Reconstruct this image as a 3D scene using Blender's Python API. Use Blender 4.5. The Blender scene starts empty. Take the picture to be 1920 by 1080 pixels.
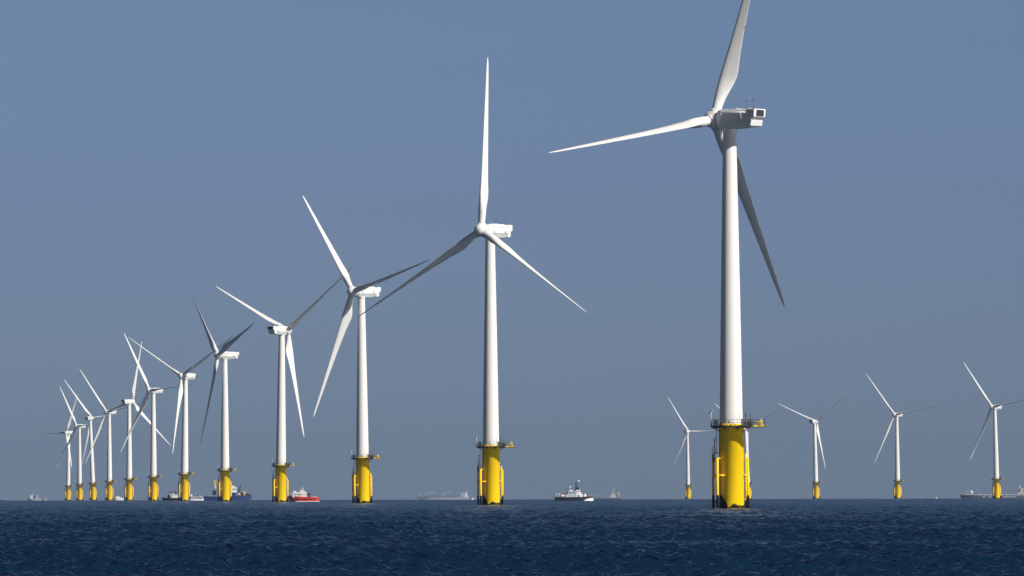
import bpy, bmesh, math, random
import numpy as np
from mathutils import Vector, Matrix

# ------------------------------------------------------------------ camera
F = 12700.0            # focal length in pixels of a 1920 wide frame
RE = 7.4e6             # effective earth radius (with refraction), metres
HCAM = 2.62
EYE = 925.8            # row of the eye level at the middle column
ROLL = math.atan(4.0 / 1920)
scene = bpy.context.scene
cam_d = bpy.data.cameras.new('camera')
cam = bpy.data.objects.new('camera', cam_d)
scene.collection.objects.link(cam)
cam_d.sensor_width = 36.0
cam_d.lens = F / 1920 * 36.0
cam_d.clip_start = 1.0
cam_d.clip_end = 60000.0
PITCH = math.atan((EYE - 540) / F)
ROT = Matrix.Rotation(PITCH, 3, 'X') @ Matrix.Rotation(math.radians(90), 3, 'X') @ Matrix.Rotation(-ROLL, 3, 'Z')
cam.matrix_world = Matrix.Translation((0, 0, HCAM)) @ ROT.to_4x4()
scene.camera = cam

# ------------------------------------------------------------------ sky, sun, exposure
SUN_EL, SUN_AZ = math.radians(36), math.radians(53)      # azimuth measured from behind the camera to the right
world = bpy.data.worlds.new('World')
scene.world = world
world.use_nodes = True
wt = world.node_tree
wt.nodes.clear()
wo = wt.nodes.new('ShaderNodeOutputWorld')
bg = wt.nodes.new('ShaderNodeBackground')
sky = wt.nodes.new('ShaderNodeTexSky')
sky.sky_type = 'NISHITA'
sky.sun_disc = False
sky.sun_elevation = SUN_EL
sky.sun_rotation = math.pi - SUN_AZ
sky.altitude = 0
sky.air_density = 1.0
sky.dust_density = 0.0
sky.ozone_density = 6.0
# colour of the clear air by elevation: a touch bluer at the horizon, deep and dark overhead
wtc = wt.nodes.new('ShaderNodeTexCoord')
wsep = wt.nodes.new('ShaderNodeSeparateXYZ')
wmap = wt.nodes.new('ShaderNodeMapRange')
wmap.inputs['From Min'].default_value = 0.0
wmap.inputs['From Max'].default_value = 0.5
wramp = wt.nodes.new('ShaderNodeValToRGB')
SKY_STOPS = [(0.0, (0.40, 0.54, 0.93)), (0.0355, (0.445, 0.55, 0.90)), (0.083, (0.53, 0.575, 0.895)), (0.145, (0.64, 0.66, 0.895)), (0.20, (0.46, 0.48, 0.62)), (0.36, (0.22, 0.23, 0.29)), (0.6, (0.13, 0.135, 0.165)), (1.0, (0.11, 0.115, 0.14))]
while len(wramp.color_ramp.elements) < len(SKY_STOPS):
    wramp.color_ramp.elements.new(0.5)
for el, (pos, c) in zip(wramp.color_ramp.elements, SKY_STOPS):
    el.position = pos
    el.color = (*c, 1)
tint = wt.nodes.new('ShaderNodeMix')
tint.data_type = 'RGBA'
tint.blend_type = 'MULTIPLY'
tint.inputs['Factor'].default_value = 1.0
wt.links.new(wtc.outputs['Generated'], wsep.inputs[0])
wt.links.new(wsep.outputs[2], wmap.inputs['Value'])
wt.links.new(wmap.outputs[0], wramp.inputs['Fac'])
wt.links.new(sky.outputs[0], tint.inputs[6])
wt.links.new(wramp.outputs[0], tint.inputs[7])
wt.links.new(tint.outputs[2], bg.inputs[0])
bg.inputs[1].default_value = 0.0505
wt.links.new(bg.outputs[0], wo.inputs[0])

sun_d = bpy.data.lights.new('sun', 'SUN')
sun_d.energy = 4.7
sun_d.angle = math.radians(0.53)
sun_d.color = (1.0, 0.955, 0.89)
sun = bpy.data.objects.new('sun', sun_d)
scene.collection.objects.link(sun)
SUN_DIR = Vector((math.sin(SUN_AZ) * math.cos(SUN_EL), -math.cos(SUN_AZ) * math.cos(SUN_EL), math.sin(SUN_EL)))
sun.rotation_euler = SUN_DIR.to_track_quat('Z', 'Y').to_euler()
sun.location = (0, 0, 300)

scene.view_settings.view_transform = 'Standard'
scene.view_settings.look = 'None'
scene.view_settings.exposure = 0.25
scene.view_settings.gamma = 1.0

# ------------------------------------------------------------------ helpers
rng = random.Random(7)
nrg = np.random.default_rng(23)


def ray(px, py):
    return ROT @ Vector(((px - 960) / F, (540 - py) / F, -1.0))


def at(px, py, y):
    """the world point that the photograph shows at pixel px, py at y metres ahead"""
    r = ray(px, py)
    return Vector((0, 0, HCAM)) + r * (y / r.y)


def sea_z(x, y):
    return -(x * x + y * y) / (2 * RE)


def on_sea(px, y):
    p = at(px, 936, y)
    return Vector((p.x, y, sea_z(p.x, y)))


def material(name, color, rough=0.5, metallic=0.0, vary=0.06, scale=0.6, spec=0.5, streak=None):
    m = bpy.data.materials.new(name)
    m.use_nodes = True
    nt = m.node_tree
    p = nt.nodes['Principled BSDF']
    p.inputs['Roughness'].default_value = rough
    p.inputs['Metallic'].default_value = metallic
    p.inputs['Specular IOR Level'].default_value = spec
    tc = nt.nodes.new('ShaderNodeTexCoord')
    mp = nt.nodes.new('ShaderNodeMapping')
    mp.inputs['Scale'].default_value = streak or (1, 1, 1)
    nz = nt.nodes.new('ShaderNodeTexNoise')
    nz.inputs['Scale'].default_value = scale
    nz.inputs['Detail'].default_value = 5
    cr = nt.nodes.new('ShaderNodeMapRange')
    cr.inputs['From Min'].default_value = 0.3
    cr.inputs['From Max'].default_value = 0.7
    cr.inputs['To Min'].default_value = 1 - vary
    cr.inputs['To Max'].default_value = 1 + vary * 0.5
    mx = nt.nodes.new('ShaderNodeVectorMath')
    mx.operation = 'SCALE'
    mx.inputs[0].default_value = color
    nt.links.new(tc.outputs['Object'], mp.inputs[0])
    nt.links.new(mp.outputs[0], nz.inputs['Vector'])
    nt.links.new(nz.outputs['Fac'], cr.inputs['Value'])
    nt.links.new(cr.outputs[0], mx.inputs['Scale'])
    nt.links.new(mx.outputs[0], p.inputs['Base Color'])
    return m


M = {}
M['white'] = material('white_paint', (0.76, 0.745, 0.715), 0.42, vary=0.06, scale=0.35, spec=0.12, streak=(1, 1, 0.15))
M['blade'] = material('blade_gelcoat', (0.76, 0.755, 0.735), 0.38, vary=0.05, scale=0.4, spec=0.08, streak=(1, 1, 0.2))
M['nacelle'] = material('nacelle_paint', (0.72, 0.72, 0.705), 0.4, vary=0.08, scale=0.5, spec=0.12)
M['grille'] = material('dark_grille', (0.03, 0.032, 0.036), 0.6, vary=0.3, scale=4)
M['steel'] = material('galvanised_steel', (0.16, 0.165, 0.17), 0.55, 0.3, vary=0.2, scale=2)
M['dark'] = material('dark_steel', (0.035, 0.037, 0.042), 0.6, vary=0.3, scale=2)
M['rail'] = material('rail_steel', (0.07, 0.07, 0.072), 0.6, vary=0.2, scale=2)
M['light_grey'] = material('light_grey_paint', (0.45, 0.46, 0.47), 0.5)
M['crane_yellow'] = material('crane_yellow', (0.80, 0.56, 0.012), 0.5, vary=0.1)


def yellow_material():
    m = material('yellow_coating', (0.97, 0.625, 0.002), 0.55, vary=0.05, scale=0.5, spec=0.12, streak=(1, 1, 0.12))
    nt = m.node_tree
    p = nt.nodes['Principled BSDF']
    src = p.inputs['Base Color'].links[0].from_socket
    tc = nt.nodes.new('ShaderNodeTexCoord')
    sep = nt.nodes.new('ShaderNodeSeparateXYZ')
    nt.links.new(tc.outputs['Object'], sep.inputs[0])

    def math_(op, a, b=None, c=None):
        n = nt.nodes.new('ShaderNodeMath')
        n.operation = op
        for i, v in enumerate((a, b, c)):
            if v is None:
                continue
            if isinstance(v, (int, float)):
                n.inputs[i].default_value = v
            else:
                nt.links.new(v, n.inputs[i])
        return n.outputs[0]
    nz = nt.nodes.new('ShaderNodeTexNoise')
    nz.inputs['Scale'].default_value = 1.1
    nz.inputs['Detail'].default_value = 6
    nz.inputs['Roughness'].default_value = 0.65
    nt.links.new(tc.outputs['Object'], nz.inputs['Vector'])
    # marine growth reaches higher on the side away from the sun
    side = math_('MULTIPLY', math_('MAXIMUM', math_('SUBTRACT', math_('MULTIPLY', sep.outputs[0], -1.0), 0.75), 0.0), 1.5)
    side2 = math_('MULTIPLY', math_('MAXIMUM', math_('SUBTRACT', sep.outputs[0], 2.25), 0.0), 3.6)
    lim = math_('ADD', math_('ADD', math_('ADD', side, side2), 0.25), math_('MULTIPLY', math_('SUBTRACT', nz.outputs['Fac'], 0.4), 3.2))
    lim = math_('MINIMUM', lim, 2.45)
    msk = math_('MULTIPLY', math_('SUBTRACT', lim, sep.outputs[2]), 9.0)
    cl = nt.nodes.new('ShaderNodeClamp')
    nt.links.new(msk, cl.inputs[0])
    mix = nt.nodes.new('ShaderNodeMix')
    mix.data_type = 'RGBA'
    nt.links.new(cl.outputs[0], mix.inputs[0])
    nt.links.new(src, mix.inputs[6])
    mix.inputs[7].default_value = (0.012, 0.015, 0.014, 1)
    nt.links.new(mix.outputs[2], p.inputs['Base Color'])
    return m


M['yellow'] = yellow_material()


class MB:
    """collects shapes into one bmesh; build() links it as one mesh object"""

    def __init__(self):
        self.bm = bmesh.new()
        self.mats = []

    def mi(self, mat):
        if mat not in self.mats:
            self.mats.append(mat)
        return self.mats.index(mat)

    def _new(self, geom_faces, mat, smooth):
        i = self.mi(mat)
        for f in geom_faces:
            f.material_index = i
            f.smooth = smooth

    def box(self, c, s, mat, bevel=0.0, rotz=0.0, taper=None):
        r = bmesh.ops.create_cube(self.bm, size=1.0)
        vs = r['verts']
        for v in vs:
            k = 1.0
            if taper and v.co.z > 0:
                k = taper
            v.co = Vector((v.co.x * s[0] * k, v.co.y * s[1] * k, v.co.z * s[2]))
        fs = list({f for v in vs for f in v.link_faces})
        if bevel:
            es = list({e for v in vs for e in v.link_edges})
            rb = bmesh.ops.bevel(self.bm, geom=es, offset=bevel, segments=2, affect='EDGES', profile=0.6)
            vs = list({v for f in rb['faces'] for v in f.verts})
            fs = list({f for v in vs for f in v.link_faces})
            vs = list({v for f in fs for v in f.verts})
        mt = Matrix.Translation(c) @ Matrix.Rotation(rotz, 4, 'Z')
        bmesh.ops.transform(self.bm, matrix=mt, verts=vs)
        self._new(fs, mat, False)
        return vs

    def tube(self, p0, p1, r0, mat, r1=None, n=10, caps=True):
        p0, p1 = Vector(p0), Vector(p1)
        r1 = r0 if r1 is None else r1
        ax = (p1 - p0).normalized()
        q = ax.to_track_quat('Z', 'Y').to_matrix()
        rings = []
        for p, r in ((p0, r0), (p1, r1)):
            rings.append([self.bm.verts.new(p + q @ Vector((r * math.cos(2 * math.pi * k / n), r * math.sin(2 * math.pi * k / n), 0))) for k in range(n)])
        fs = [self.bm.faces.new((rings[0][k], rings[0][(k + 1) % n], rings[1][(k + 1) % n], rings[1][k])) for k in range(n)]
        self._new(fs, mat, True)
        if caps:
            self._new([self.bm.faces.new(rings[0][::-1]), self.bm.faces.new(rings[1])], mat, False)

    def path(self, pts, r, mat, n=8):
        for a, b in zip(pts[:-1], pts[1:]):
            self.tube(a, b, r, mat, n=n)

    def lathe(self, prof, mat, n=48, axis='Z', center=(0, 0, 0), smooth=True):
        """prof: list of (radius, height)"""
        rings = []
        c = Vector(center)
        for r, h in prof:
            if r < 1e-6:
                v = (0, 0, h) if axis == 'Z' else (h, 0, 0)
                rings.append([self.bm.verts.new(c + Vector(v))])
                continue
            ring = []
            for k in range(n):
                a = 2 * math.pi * k / n
                x, y = r * math.cos(a), r * math.sin(a)
                v = (x, y, h) if axis == 'Z' else (h, x, y)
                ring.append(self.bm.verts.new(c + Vector(v)))
            rings.append(ring)
        fs = []
        for A, B in zip(rings[:-1], rings[1:]):
            if len(A) == 1 and len(B) == 1:
                continue
            for k in range(n):
                k2 = (k + 1) % n
                if len(A) == 1:
                    fs.append(self.bm.faces.new((A[0], B[k2], B[k])))
                elif len(B) == 1:
                    fs.append(self.bm.faces.new((A[k], A[k2], B[0])))
                else:
                    fs.append(self.bm.faces.new((A[k], A[k2], B[k2], B[k])))
        self._new(fs, mat, smooth)

    def ball(self, c, r, mat, sx=1, sz=1):
        res = bmesh.ops.create_uvsphere(self.bm, u_segments=14, v_segments=9, radius=r)
        for v in res['verts']:
            v.co = Vector((v.co.x * sx, v.co.y, v.co.z * sz)) + Vector(c)
        self._new({f for v in res['verts'] for f in v.link_faces}, mat, True)

    def loft(self, rings, mat, smooth=False, cap=True):
        R = [[self.bm.verts.new(p) for p in ring] for ring in rings]
        n = len(R[0])
        fs = []
        for A, B in zip(R[:-1], R[1:]):
            for k in range(n):
                k2 = (k + 1) % n
                fs.append(self.bm.faces.new((A[k], A[k2], B[k2], B[k])))
        self._new(fs, mat, smooth)
        if cap:
            self._new([self.bm.faces.new(R[0][::-1]), self.bm.faces.new(R[-1])], mat, False)

    def prism(self, outline, y0, y1, mat):
        """outline in x, z extruded along y"""
        self.loft([[Vector((x, y0, z)) for x, z in outline], [Vector((x, y1, z)) for x, z in outline]], mat)

    def mesh(self, name):
        bmesh.ops.recalc_face_normals(self.bm, faces=self.bm.faces[:])
        me = bpy.data.meshes.new(name)
        self.bm.to_mesh(me)
        self.bm.free()
        for m in self.mats:
            me.materials.append(m)
        return me

    def build(self, name, parent=None):
        return link(name, self.mesh(name), parent)


def link(name, me, parent=None, matrix=None):
    o = bpy.data.objects.new(name, me)
    scene.collection.objects.link(o)
    if parent is not None:
        o.parent = parent
    if matrix is not None:
        o.matrix_basis = matrix
    return o


def empty(name, loc, label, cat, group=None, rotz=0.0):
    o = bpy.data.objects.new(name, None)
    scene.collection.objects.link(o)
    o.location = loc
    o.rotation_euler = (0, 0, rotz)
    o['label'] = label
    o['category'] = cat
    if group:
        o['group'] = group
    return o


# ------------------------------------------------------------------ sea
RIPPLE_A, RIPPLE_B = 1.9, 1.3
SEA_BODY = (0.005, 0.024, 0.058, 1)
SEA_CAP = 1.0


def sea_material():
    m = bpy.data.materials.new('sea_water')
    m.use_nodes = True
    nt = m.node_tree
    nt.nodes.remove(nt.nodes['Principled BSDF'])
    out = nt.nodes['Material Output']
    dif = nt.nodes.new('ShaderNodeBsdfDiffuse')
    dif.inputs['Color'].default_value = SEA_BODY
    glo = nt.nodes.new('ShaderNodeBsdfGlossy')
    glo.inputs['Color'].default_value = (0.95, 0.98, 1.0, 1)
    glo.inputs['Roughness'].default_value = 0.14
    fre = nt.nodes.new('ShaderNodeFresnel')
    fre.inputs['IOR'].default_value = 1.33
    # a rough sea never mirrors fully at grazing angles: its wavelets hide one another
    cap = nt.nodes.new('ShaderNodeMapRange')
    cap.inputs['From Min'].default_value = 0.22
    cap.inputs['From Max'].default_value = 0.62
    cap.inputs['To Min'].default_value = 0.005
    cap.inputs['To Max'].default_value = SEA_CAP
    mixs = nt.nodes.new('ShaderNodeMixShader')
    nt.links.new(fre.outputs[0], cap.inputs[0])
    nt.links.new(cap.outputs[0], mixs.inputs[0])
    nt.links.new(dif.outputs[0], mixs.inputs[1])
    nt.links.new(glo.outputs[0], mixs.inputs[2])
    nt.links.new(mixs.outputs[0], out.inputs['Surface'])
    tc = nt.nodes.new('ShaderNodeTexCoord')
    # ripples too small for the mesh tilt the normal directly, so they act at every distance
    geo = nt.nodes.new('ShaderNodeNewGeometry')
    cur = geo.outputs['Normal']

    def vm(op, a, b):
        n = nt.nodes.new('ShaderNodeVectorMath')
        n.operation = op
        nt.links.new(a, n.inputs[0])
        if isinstance(b, tuple):
            n.inputs[1].default_value = b
        else:
            nt.links.new(b, n.inputs[1])
        return n.outputs[0]
    for sc, k, det in ((1.7, RIPPLE_A, 4), (6.5, RIPPLE_B, 3)):
        mp = nt.nodes.new('ShaderNodeMapping')
        mp.inputs['Scale'].default_value = (sc * 0.7, sc * 1.5, sc)
        nz = nt.nodes.new('ShaderNodeTexNoise')
        nz.inputs['Scale'].default_value = 1.0
        nz.inputs['Detail'].default_value = det
        nt.links.new(tc.outputs['Object'], mp.inputs[0])
        nt.links.new(mp.outputs[0], nz.inputs['Vector'])
        d = vm('SUBTRACT', nz.outputs['Color'], (0.5, 0.5, 0.5))
        d = vm('MULTIPLY', d, (k, k * 1.3, 0.0))
        cur = vm('ADD', cur, d)
    nrm = nt.nodes.new('ShaderNodeVectorMath')
    nrm.operation = 'NORMALIZE'
    nt.links.new(cur, nrm.inputs[0])
    # light welling up out of the water hardly depends on how the surface is tilted
    up = nt.nodes.new('ShaderNodeCombineXYZ')
    up.inputs[2].default_value = 1.0
    nt.links.new(up.outputs[0], dif.inputs['Normal'])
    for nd in (glo, fre):
        nt.links.new(nrm.outputs[0], nd.inputs['Normal'])
    return m


def build_sea():
    fine = np.radians(6.2)
    inner = np.linspace(-fine, fine, 640)
    outer = np.radians(np.concatenate([np.linspace(6.5, 12, 45), np.linspace(13, 178, 90)]))
    ang = np.concatenate([-outer[::-1], inner, outer])
    rad = np.concatenate([[2.0, 8, 20, 40, 70, 100], [130, 160], np.exp(np.linspace(math.log(185), math.log(1300), 2300)), np.exp(np.linspace(math.log(1301.1), math.log(3200), 1000)), np.exp(np.linspace(math.log(3208), math.log(7200), 350)), [7800, 9000]])
    A, Rr = np.meshgrid(ang, rad)
    Rr = Rr.astype(np.float32)
    X = (Rr * np.sin(A)).astype(np.float32)
    Y = (Rr * np.cos(A)).astype(np.float32)
    Z = -(Rr ** 2) / (2 * RE)
    dr = np.gradient(rad)[:, None]
    dc = Rr * np.gradient(ang)[None, :]
    H = np.zeros_like(X)
    waves = []
    for i in range(120):
        lam = 0.42 * (6.0 / 0.42) ** ((i + nrg.random()) / 120)
        th = math.radians(-97 + nrg.normal(0, 46))           # travelling towards the camera
        slope = 0.095 if lam < 1.3 else (0.066 if lam < 2.4 else 0.020)
        amp = slope * lam / (2 * math.pi)
        waves.append((lam, th, amp, nrg.random() * 6.283))
    # slow variation of roughness (gusts)
    G = np.ones_like(X)
    for lam, th, ph in ((90, 0.4, 1.0), (57, 2.1, 3.0), (33, 1.1, 5.0), (140, 1.9, 2.0)):
        k = 2 * math.pi / lam
        G += 0.16 * np.sin(k * (X * math.cos(th) + Y * math.sin(th)) + ph)
    for lam, th, amp, ph in waves:
        k = 2 * math.pi / lam
        cx, cy = math.cos(th), math.sin(th)
        # a wave fades out where the grid is too coarse to carry it
        step = np.abs(dr * cy) + np.abs(dc * cx)
        fade = np.clip((lam / np.maximum(step, 1e-6) - 2.1) / 2.0, 0, 1)
        w = np.sin(k * (X * cx + Y * cy) + ph + 0.9 * np.sin(X * 0.11 * cy - Y * 0.07 * cx + ph * 3))
        w = w + 0.25 * (1 - 2 * np.abs(np.cos(0.5 * (k * (X * cx + Y * cy) + ph))))
        H += amp * fade * w
    Z = Z + H * G
    nr, nc = X.shape
    co = np.empty((nr * nc + 1, 3), np.float32)
    co[:-1, 0] = X.ravel()
    co[:-1, 1] = Y.ravel()
    co[:-1, 2] = Z.ravel()
    co[-1] = (0, 0, 0)
    i = np.arange(nr - 1)[:, None] * nc + np.arange(nc - 1)[None, :]
    quads = np.stack([i, i + nc, i + nc + 1, i + 1], -1).reshape(-1, 4)
    j = np.arange(nr - 1) * nc
    wrap = np.stack([j + nc - 1, j + 2 * nc - 1, j + nc, j], -1)
    quads = np.concatenate([quads, wrap])[:, ::-1].astype(np.int32)
    me = bpy.data.meshes.new('sea')
    me.vertices.add(len(co))
    me.vertices.foreach_set('co', co.ravel())
    me.loops.add(quads.size)
    me.loops.foreach_set('vertex_index', quads.ravel())
    me.polygons.add(len(quads))
    me.polygons.foreach_set('loop_start', np.arange(len(quads), dtype=np.int32) * 4)
    me.polygons.foreach_set('use_smooth', np.ones(len(quads), bool))
    me.update(calc_edges=False)
    me.materials.append(sea_material())
    o = link('sea', me)
    o['kind'] = 'structure'
    n = me.polygons[len(me.polygons) // 2].normal
    if n.z < 0:
        me.flip_normals()
    return o


build_sea()

# ------------------------------------------------------------------ wind turbine meshes
R_BLADE = 44.3


def blade_mesh():
    mb = MB()
    st = [  # radius, chord, thickness ratio, twist (deg, added pitch)
        (1.2, 1.8, 1.0, 13), (2.6, 1.8, 1.0, 13), (4.2, 2.15, 0.75, 13), (6.2, 3.0, 0.47, 12), (8.2, 3.66, 0.33, 11),
        (10.0, 3.6, 0.29, 9.5), (12.5, 3.1, 0.27, 8), (16, 2.65, 0.25, 6), (20, 2.25, 0.23, 4.2), (25, 1.82, 0.21, 2.6),
        (30, 1.45, 0.19, 1.4), (35, 1.12, 0.18, 0.5), (39, 0.86, 0.17, 0), (42, 0.62, 0.16, 0), (43.6, 0.36, 0.15, 0), (R_BLADE, 0.07, 0.15, 0)]
    n = 28
    rings = []
    dense = []
    for i in range(len(st) - 1):
        p0, p1, p2, p3 = (st[max(0, min(len(st) - 1, i + j))] for j in (-1, 0, 1, 2))
        for q in (0, 1 / 3, 2 / 3):
            h1 = p2[0] - p1[0]
            vals = [p1[0] + q * h1]
            for j in (1, 2, 3):
                m1 = (p2[j] - p0[j]) / max(1e-6, p2[0] - p0[0]) * h1
                m2 = (p3[j] - p1[j]) / max(1e-6, p3[0] - p1[0]) * h1
                vals.append((2 * q ** 3 - 3 * q * q + 1) * p1[j] + (q ** 3 - 2 * q * q + q) * m1 + (3 * q * q - 2 * q ** 3) * p2[j] + (q ** 3 - q * q) * m2)
            vals[2] = min(1.0, vals[2])
            dense.append(vals)
    dense.append(st[-1])
    for r, c, t, tw in dense:
        ring = []
        circ = max(0.0, min(1.0, (t - 0.34) / 0.66))
        a = math.radians(tw)
        for k in range(n):
            ph = 2 * math.pi * k / n
            # x from the leading edge (0) to the trailing edge (1)
            x = 0.5 * (1 + math.cos(ph))
            s = 1 if math.sin(ph) >= 0 else -1
            naca = 5 * t * (0.2969 * math.sqrt(x) - 0.126 * x - 0.3516 * x * x + 0.2843 * x ** 3 - 0.1015 * x ** 4)
            camber = 0.03 * math.sin(math.pi * x) * (1 - circ)
            ya = s * naca + camber
            yc = 0.5 * math.sin(ph)
            yy = (ya * (1 - circ) + yc * circ) * c
            xx = (x - (0.5 * circ + 0.30 * (1 - circ))) * c
            # twist: leading edge turns further upwind
            ring.append(Vector((xx * math.cos(a) - yy * math.sin(a), xx * math.sin(a) + yy * math.cos(a), r)))
        rings.append(ring)
    mb.loft(rings, M['blade'], smooth=True)
    # small dark lightning receptors along the trailing edge
    for r, c, tw in ((9.0, 3.5, 10), (18, 2.45, 5), (28, 1.6, 2), (37, 1.0, 0)):
        a = math.radians(tw)
        xx = 0.69 * c
        mb.box((xx * math.cos(a), xx * math.sin(a), r), (0.10, 0.10, 0.20), M['dark'])
    return mb.mesh('blade')


def hub_mesh():
    mb = MB()
    prof = [(0, 1.95), (0.45, 1.90), (0.9, 1.70), (1.25, 1.38), (1.5, 0.9), (1.62, 0.3), (1.65, -0.4), (1.6, -1.0), (1.45, -1.25), (0, -1.25)]
    mb.lathe(prof, M['blade'], n=40, axis='X')
    for k in range(3):
        t = k * 2 * math.pi / 3
        d = Vector((0.045, math.sin(t), math.cos(t)))
        mb.tube(d * 0.9, d * 1.75, 1.12, M['blade'], r1=1.08, n=32)
        mb.tube(d * 1.72, d * 1.86, 1.03, M['light_grey'], n=32)
    return mb.mesh('rotor_hub')


def nacelle_mesh():
    mb = MB()

    def ring(x, hw, hwt, hwb, zt, z1, z2, zb):
        return [Vector((x, y, z)) for y, z in ((-hwt, zt), (hwt, zt), (hw, z1), (hw, z2), (hwb, zb), (-hwb, zb), (-hw, z2), (-hw, z1))]
    mb.loft([ring(2.15, 1.15, 0.75, 0.75, 1.3, 0.6, -0.5, -1.35),
             ring(1.75, 1.55, 1.2, 1.05, 1.50, 0.9, -0.7, -1.75),
             ring(0.9, 1.75, 1.38, 1.15, 1.66, 0.95, -0.72, -1.92),
             ring(-3.0, 1.78, 1.42, 1.15, 1.60, 0.93, -0.72, -1.86),
             ring(-5.45, 1.72, 1.38, 1.15, 1.48, 0.90, -0.6, -1.62)], M['nacelle'])
    es = [e for e in mb.bm.edges]
    bmesh.ops.bevel(mb.bm, geom=es, offset=0.13, segments=2, affect='EDGES', profile=0.6)
    for f in mb.bm.faces:
        f.material_index = 0
    # narrow ribs and the moulded line along both sides
    for sd in (-1, 1):
        for x in (0.55, -3.95):
            mb.tube((x, sd * 1.68, -0.66), (x, sd * 1.68, 0.92), 0.21, M['nacelle'], n=12)
        mb.tube((1.0, sd * 1.68, 0.95), (-5.0, sd * 1.65, 0.92), 0.17, M['nacelle'], n=14)
        mb.box((-2.3, sd * 1.76, -0.70), (6.0, 0.1, 0.06), M['light_grey'])
    # upper rear housing overhangs the lower rear cover, both flush with the sides
    def hood(outline, hw, bev):
        n0 = len(mb.bm.edges)
        before = set(mb.bm.edges)
        mb.prism(outline, -hw, hw, M['nacelle'])
        es2 = [e for e in mb.bm.edges if e not in before]
        bmesh.ops.bevel(mb.bm, geom=es2, offset=bev, segments=2, affect='EDGES', profile=0.6)
    hood([(-5.2, 1.58), (-6.98, 1.52), (-6.88, 0.08), (-6.60, -0.15), (-5.2, -0.15)], 1.715, 0.14)
    hood([(-5.0, -0.16), (-6.2, -0.16), (-6.1, -0.44), (-5.0, -0.44)], 1.69, 0.02)
    hood([(-5.0, -0.45), (-6.32, -0.45), (-6.08, -1.54), (-5.0, -1.66)], 1.70, 0.12)
    # roof hatch and rail
    mb.box((-1.2, 0, 1.68), (2.6, 1.9, 0.12), M['nacelle'], 0.04)
    mb.box((-4.4, 0, 1.60), (0.9, 1.2, 0.22), M['nacelle'], 0.05)
    mb.lathe([(1.32, -2.25), (1.32, -1.7)], M['nacelle'], n=40)
    return mb.mesh('nacelle')


def grille_mesh():
    mb = MB()
    mb.box((-6.97, 0, 0.78), (0.05, 2.15, 1.10), M['grille'])
    for k in range(9):
        mb.box((-7.00, 0, 0.78 - 0.48 + 0.12 * k), (0.05, 2.15, 0.05), M['dark'])
    return mb.mesh('cooler_grille')


def mast_mesh():
    mb = MB()
    mb.box((0, 0, 0.06), (0.3, 0.3, 0.2), M['dark'])
    mb.tube((0, 0, 0), (0, 0, 1.55), 0.045, M['steel'], n=8)
    mb.tube((0, -0.32, 1.3), (0, 0.32, 1.3), 0.03, M['steel'], n=6)
    mb.ball((0, 0, 1.62), 0.11, M['dark'])
    mb.ball((0, 0.32, 1.4), 0.08, M['dark'])
    return mb.mesh('weather_mast')


def beacon_mesh():
    mb = MB()
    mb.tube((0, 0, 0), (0, 0, 0.22), 0.16, M['dark'], n=12)
    mb.ball((0, 0, 0.26), 0.13, M['light_grey'])
    return mb.mesh('warning_light')


TOWER_BASE = 15.05


def tower_mesh():
    """unit tower: z from 0 to 1, scaled to the height it needs"""
    mb = MB()
    prof = []
    for k in range(13):
        t = k / 12
        prof.append((2.08 + (1.18 - 2.08) * (0.78 * t + 0.22 * t * t), t))
    mb.lathe(prof, M['white'], n=64)
    # flanges between the tower sections
    for t in (0.34, 0.68):
        r = 2.08 + (1.18 - 2.08) * (0.78 * t + 0.22 * t * t)
        mb.lathe([(r, t - 0.0022), (r + 0.02, t - 0.0018), (r + 0.02, t + 0.0018), (r, t + 0.0022)], M['white'], n=64)
    return mb.mesh('tower')


def foundation_mesh():
    mb = MB()
    mb.lathe([(2.25, -9), (2.25, 14.4), (2.33, 14.45), (2.33, 14.6)], M['yellow'], n=72)
    mb.lathe([(2.24, 14.9), (2.24, 15.2), (2.08, 15.22), (2.0, 15.22)], M['yellow'], n=72)
    return mb.mesh('foundation_pile')


def landing_left_mesh():
    mb = MB()
    y = M['yellow']
    # two fender tubes with a ladder between them
    mb.tube((-2.62, -1.9, -3), (-2.62, -1.9, 9.1), 0.24, y, n=14)
    mb.tube((-3.3, 0.1, -3), (-3.3, 0.1, 9.8), 0.24, y, n=14)
    for z in (5.95,):
        mb.tube((-2.62, -1.9, z), (-1.35, -1.75, z), 0.16, y, n=12)
        mb.tube((-3.3, 0.1, z), (-2.1, 0.1, z), 0.16, y, n=12)
    for z in (1.2, 9.0):
        mb.tube((-2.62, -1.9, z), (-1.95, -1.0, z), 0.14, y, n=12)
        mb.tube((-3.3, 0.1, z), (-2.1, 0.1, z), 0.14, y, n=12)
    return mb.mesh('boat_landing')


def ladder_left_mesh():
    mb = MB()
    d = M['rail']
    for yy in (-1.15, -0.7):
        mb.tube((-2.72, yy, -2), (-2.72, yy, 14.5), 0.045, d, n=8)
    for k in range(40):
        z = 0.4 + 0.35 * k
        mb.tube((-2.72, -1.15, z), (-2.72, -0.7, z), 0.03, d, n=5, caps=False)
    # safety cage higher up
    for k in range(9):
        z = 9.9 + 0.35 * k
        pts = [(-2.72 - 0.42 * math.sin(a), -0.92 - 0.42 * math.cos(a), z) for a in [math.pi * j / 6 for j in range(7)]]
        mb.path(pts, 0.025, d, n=5)
    for a in (0.8, 1.57, 2.3):
        mb.tube((-2.72 - 0.42 * math.sin(a), -0.92 - 0.42 * math.cos(a), 9.7), (-2.72 - 0.42 * math.sin(a), -0.92 - 0.42 * math.cos(a), 12.75), 0.035, d, n=5)
    return mb.mesh('ladder')


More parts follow.
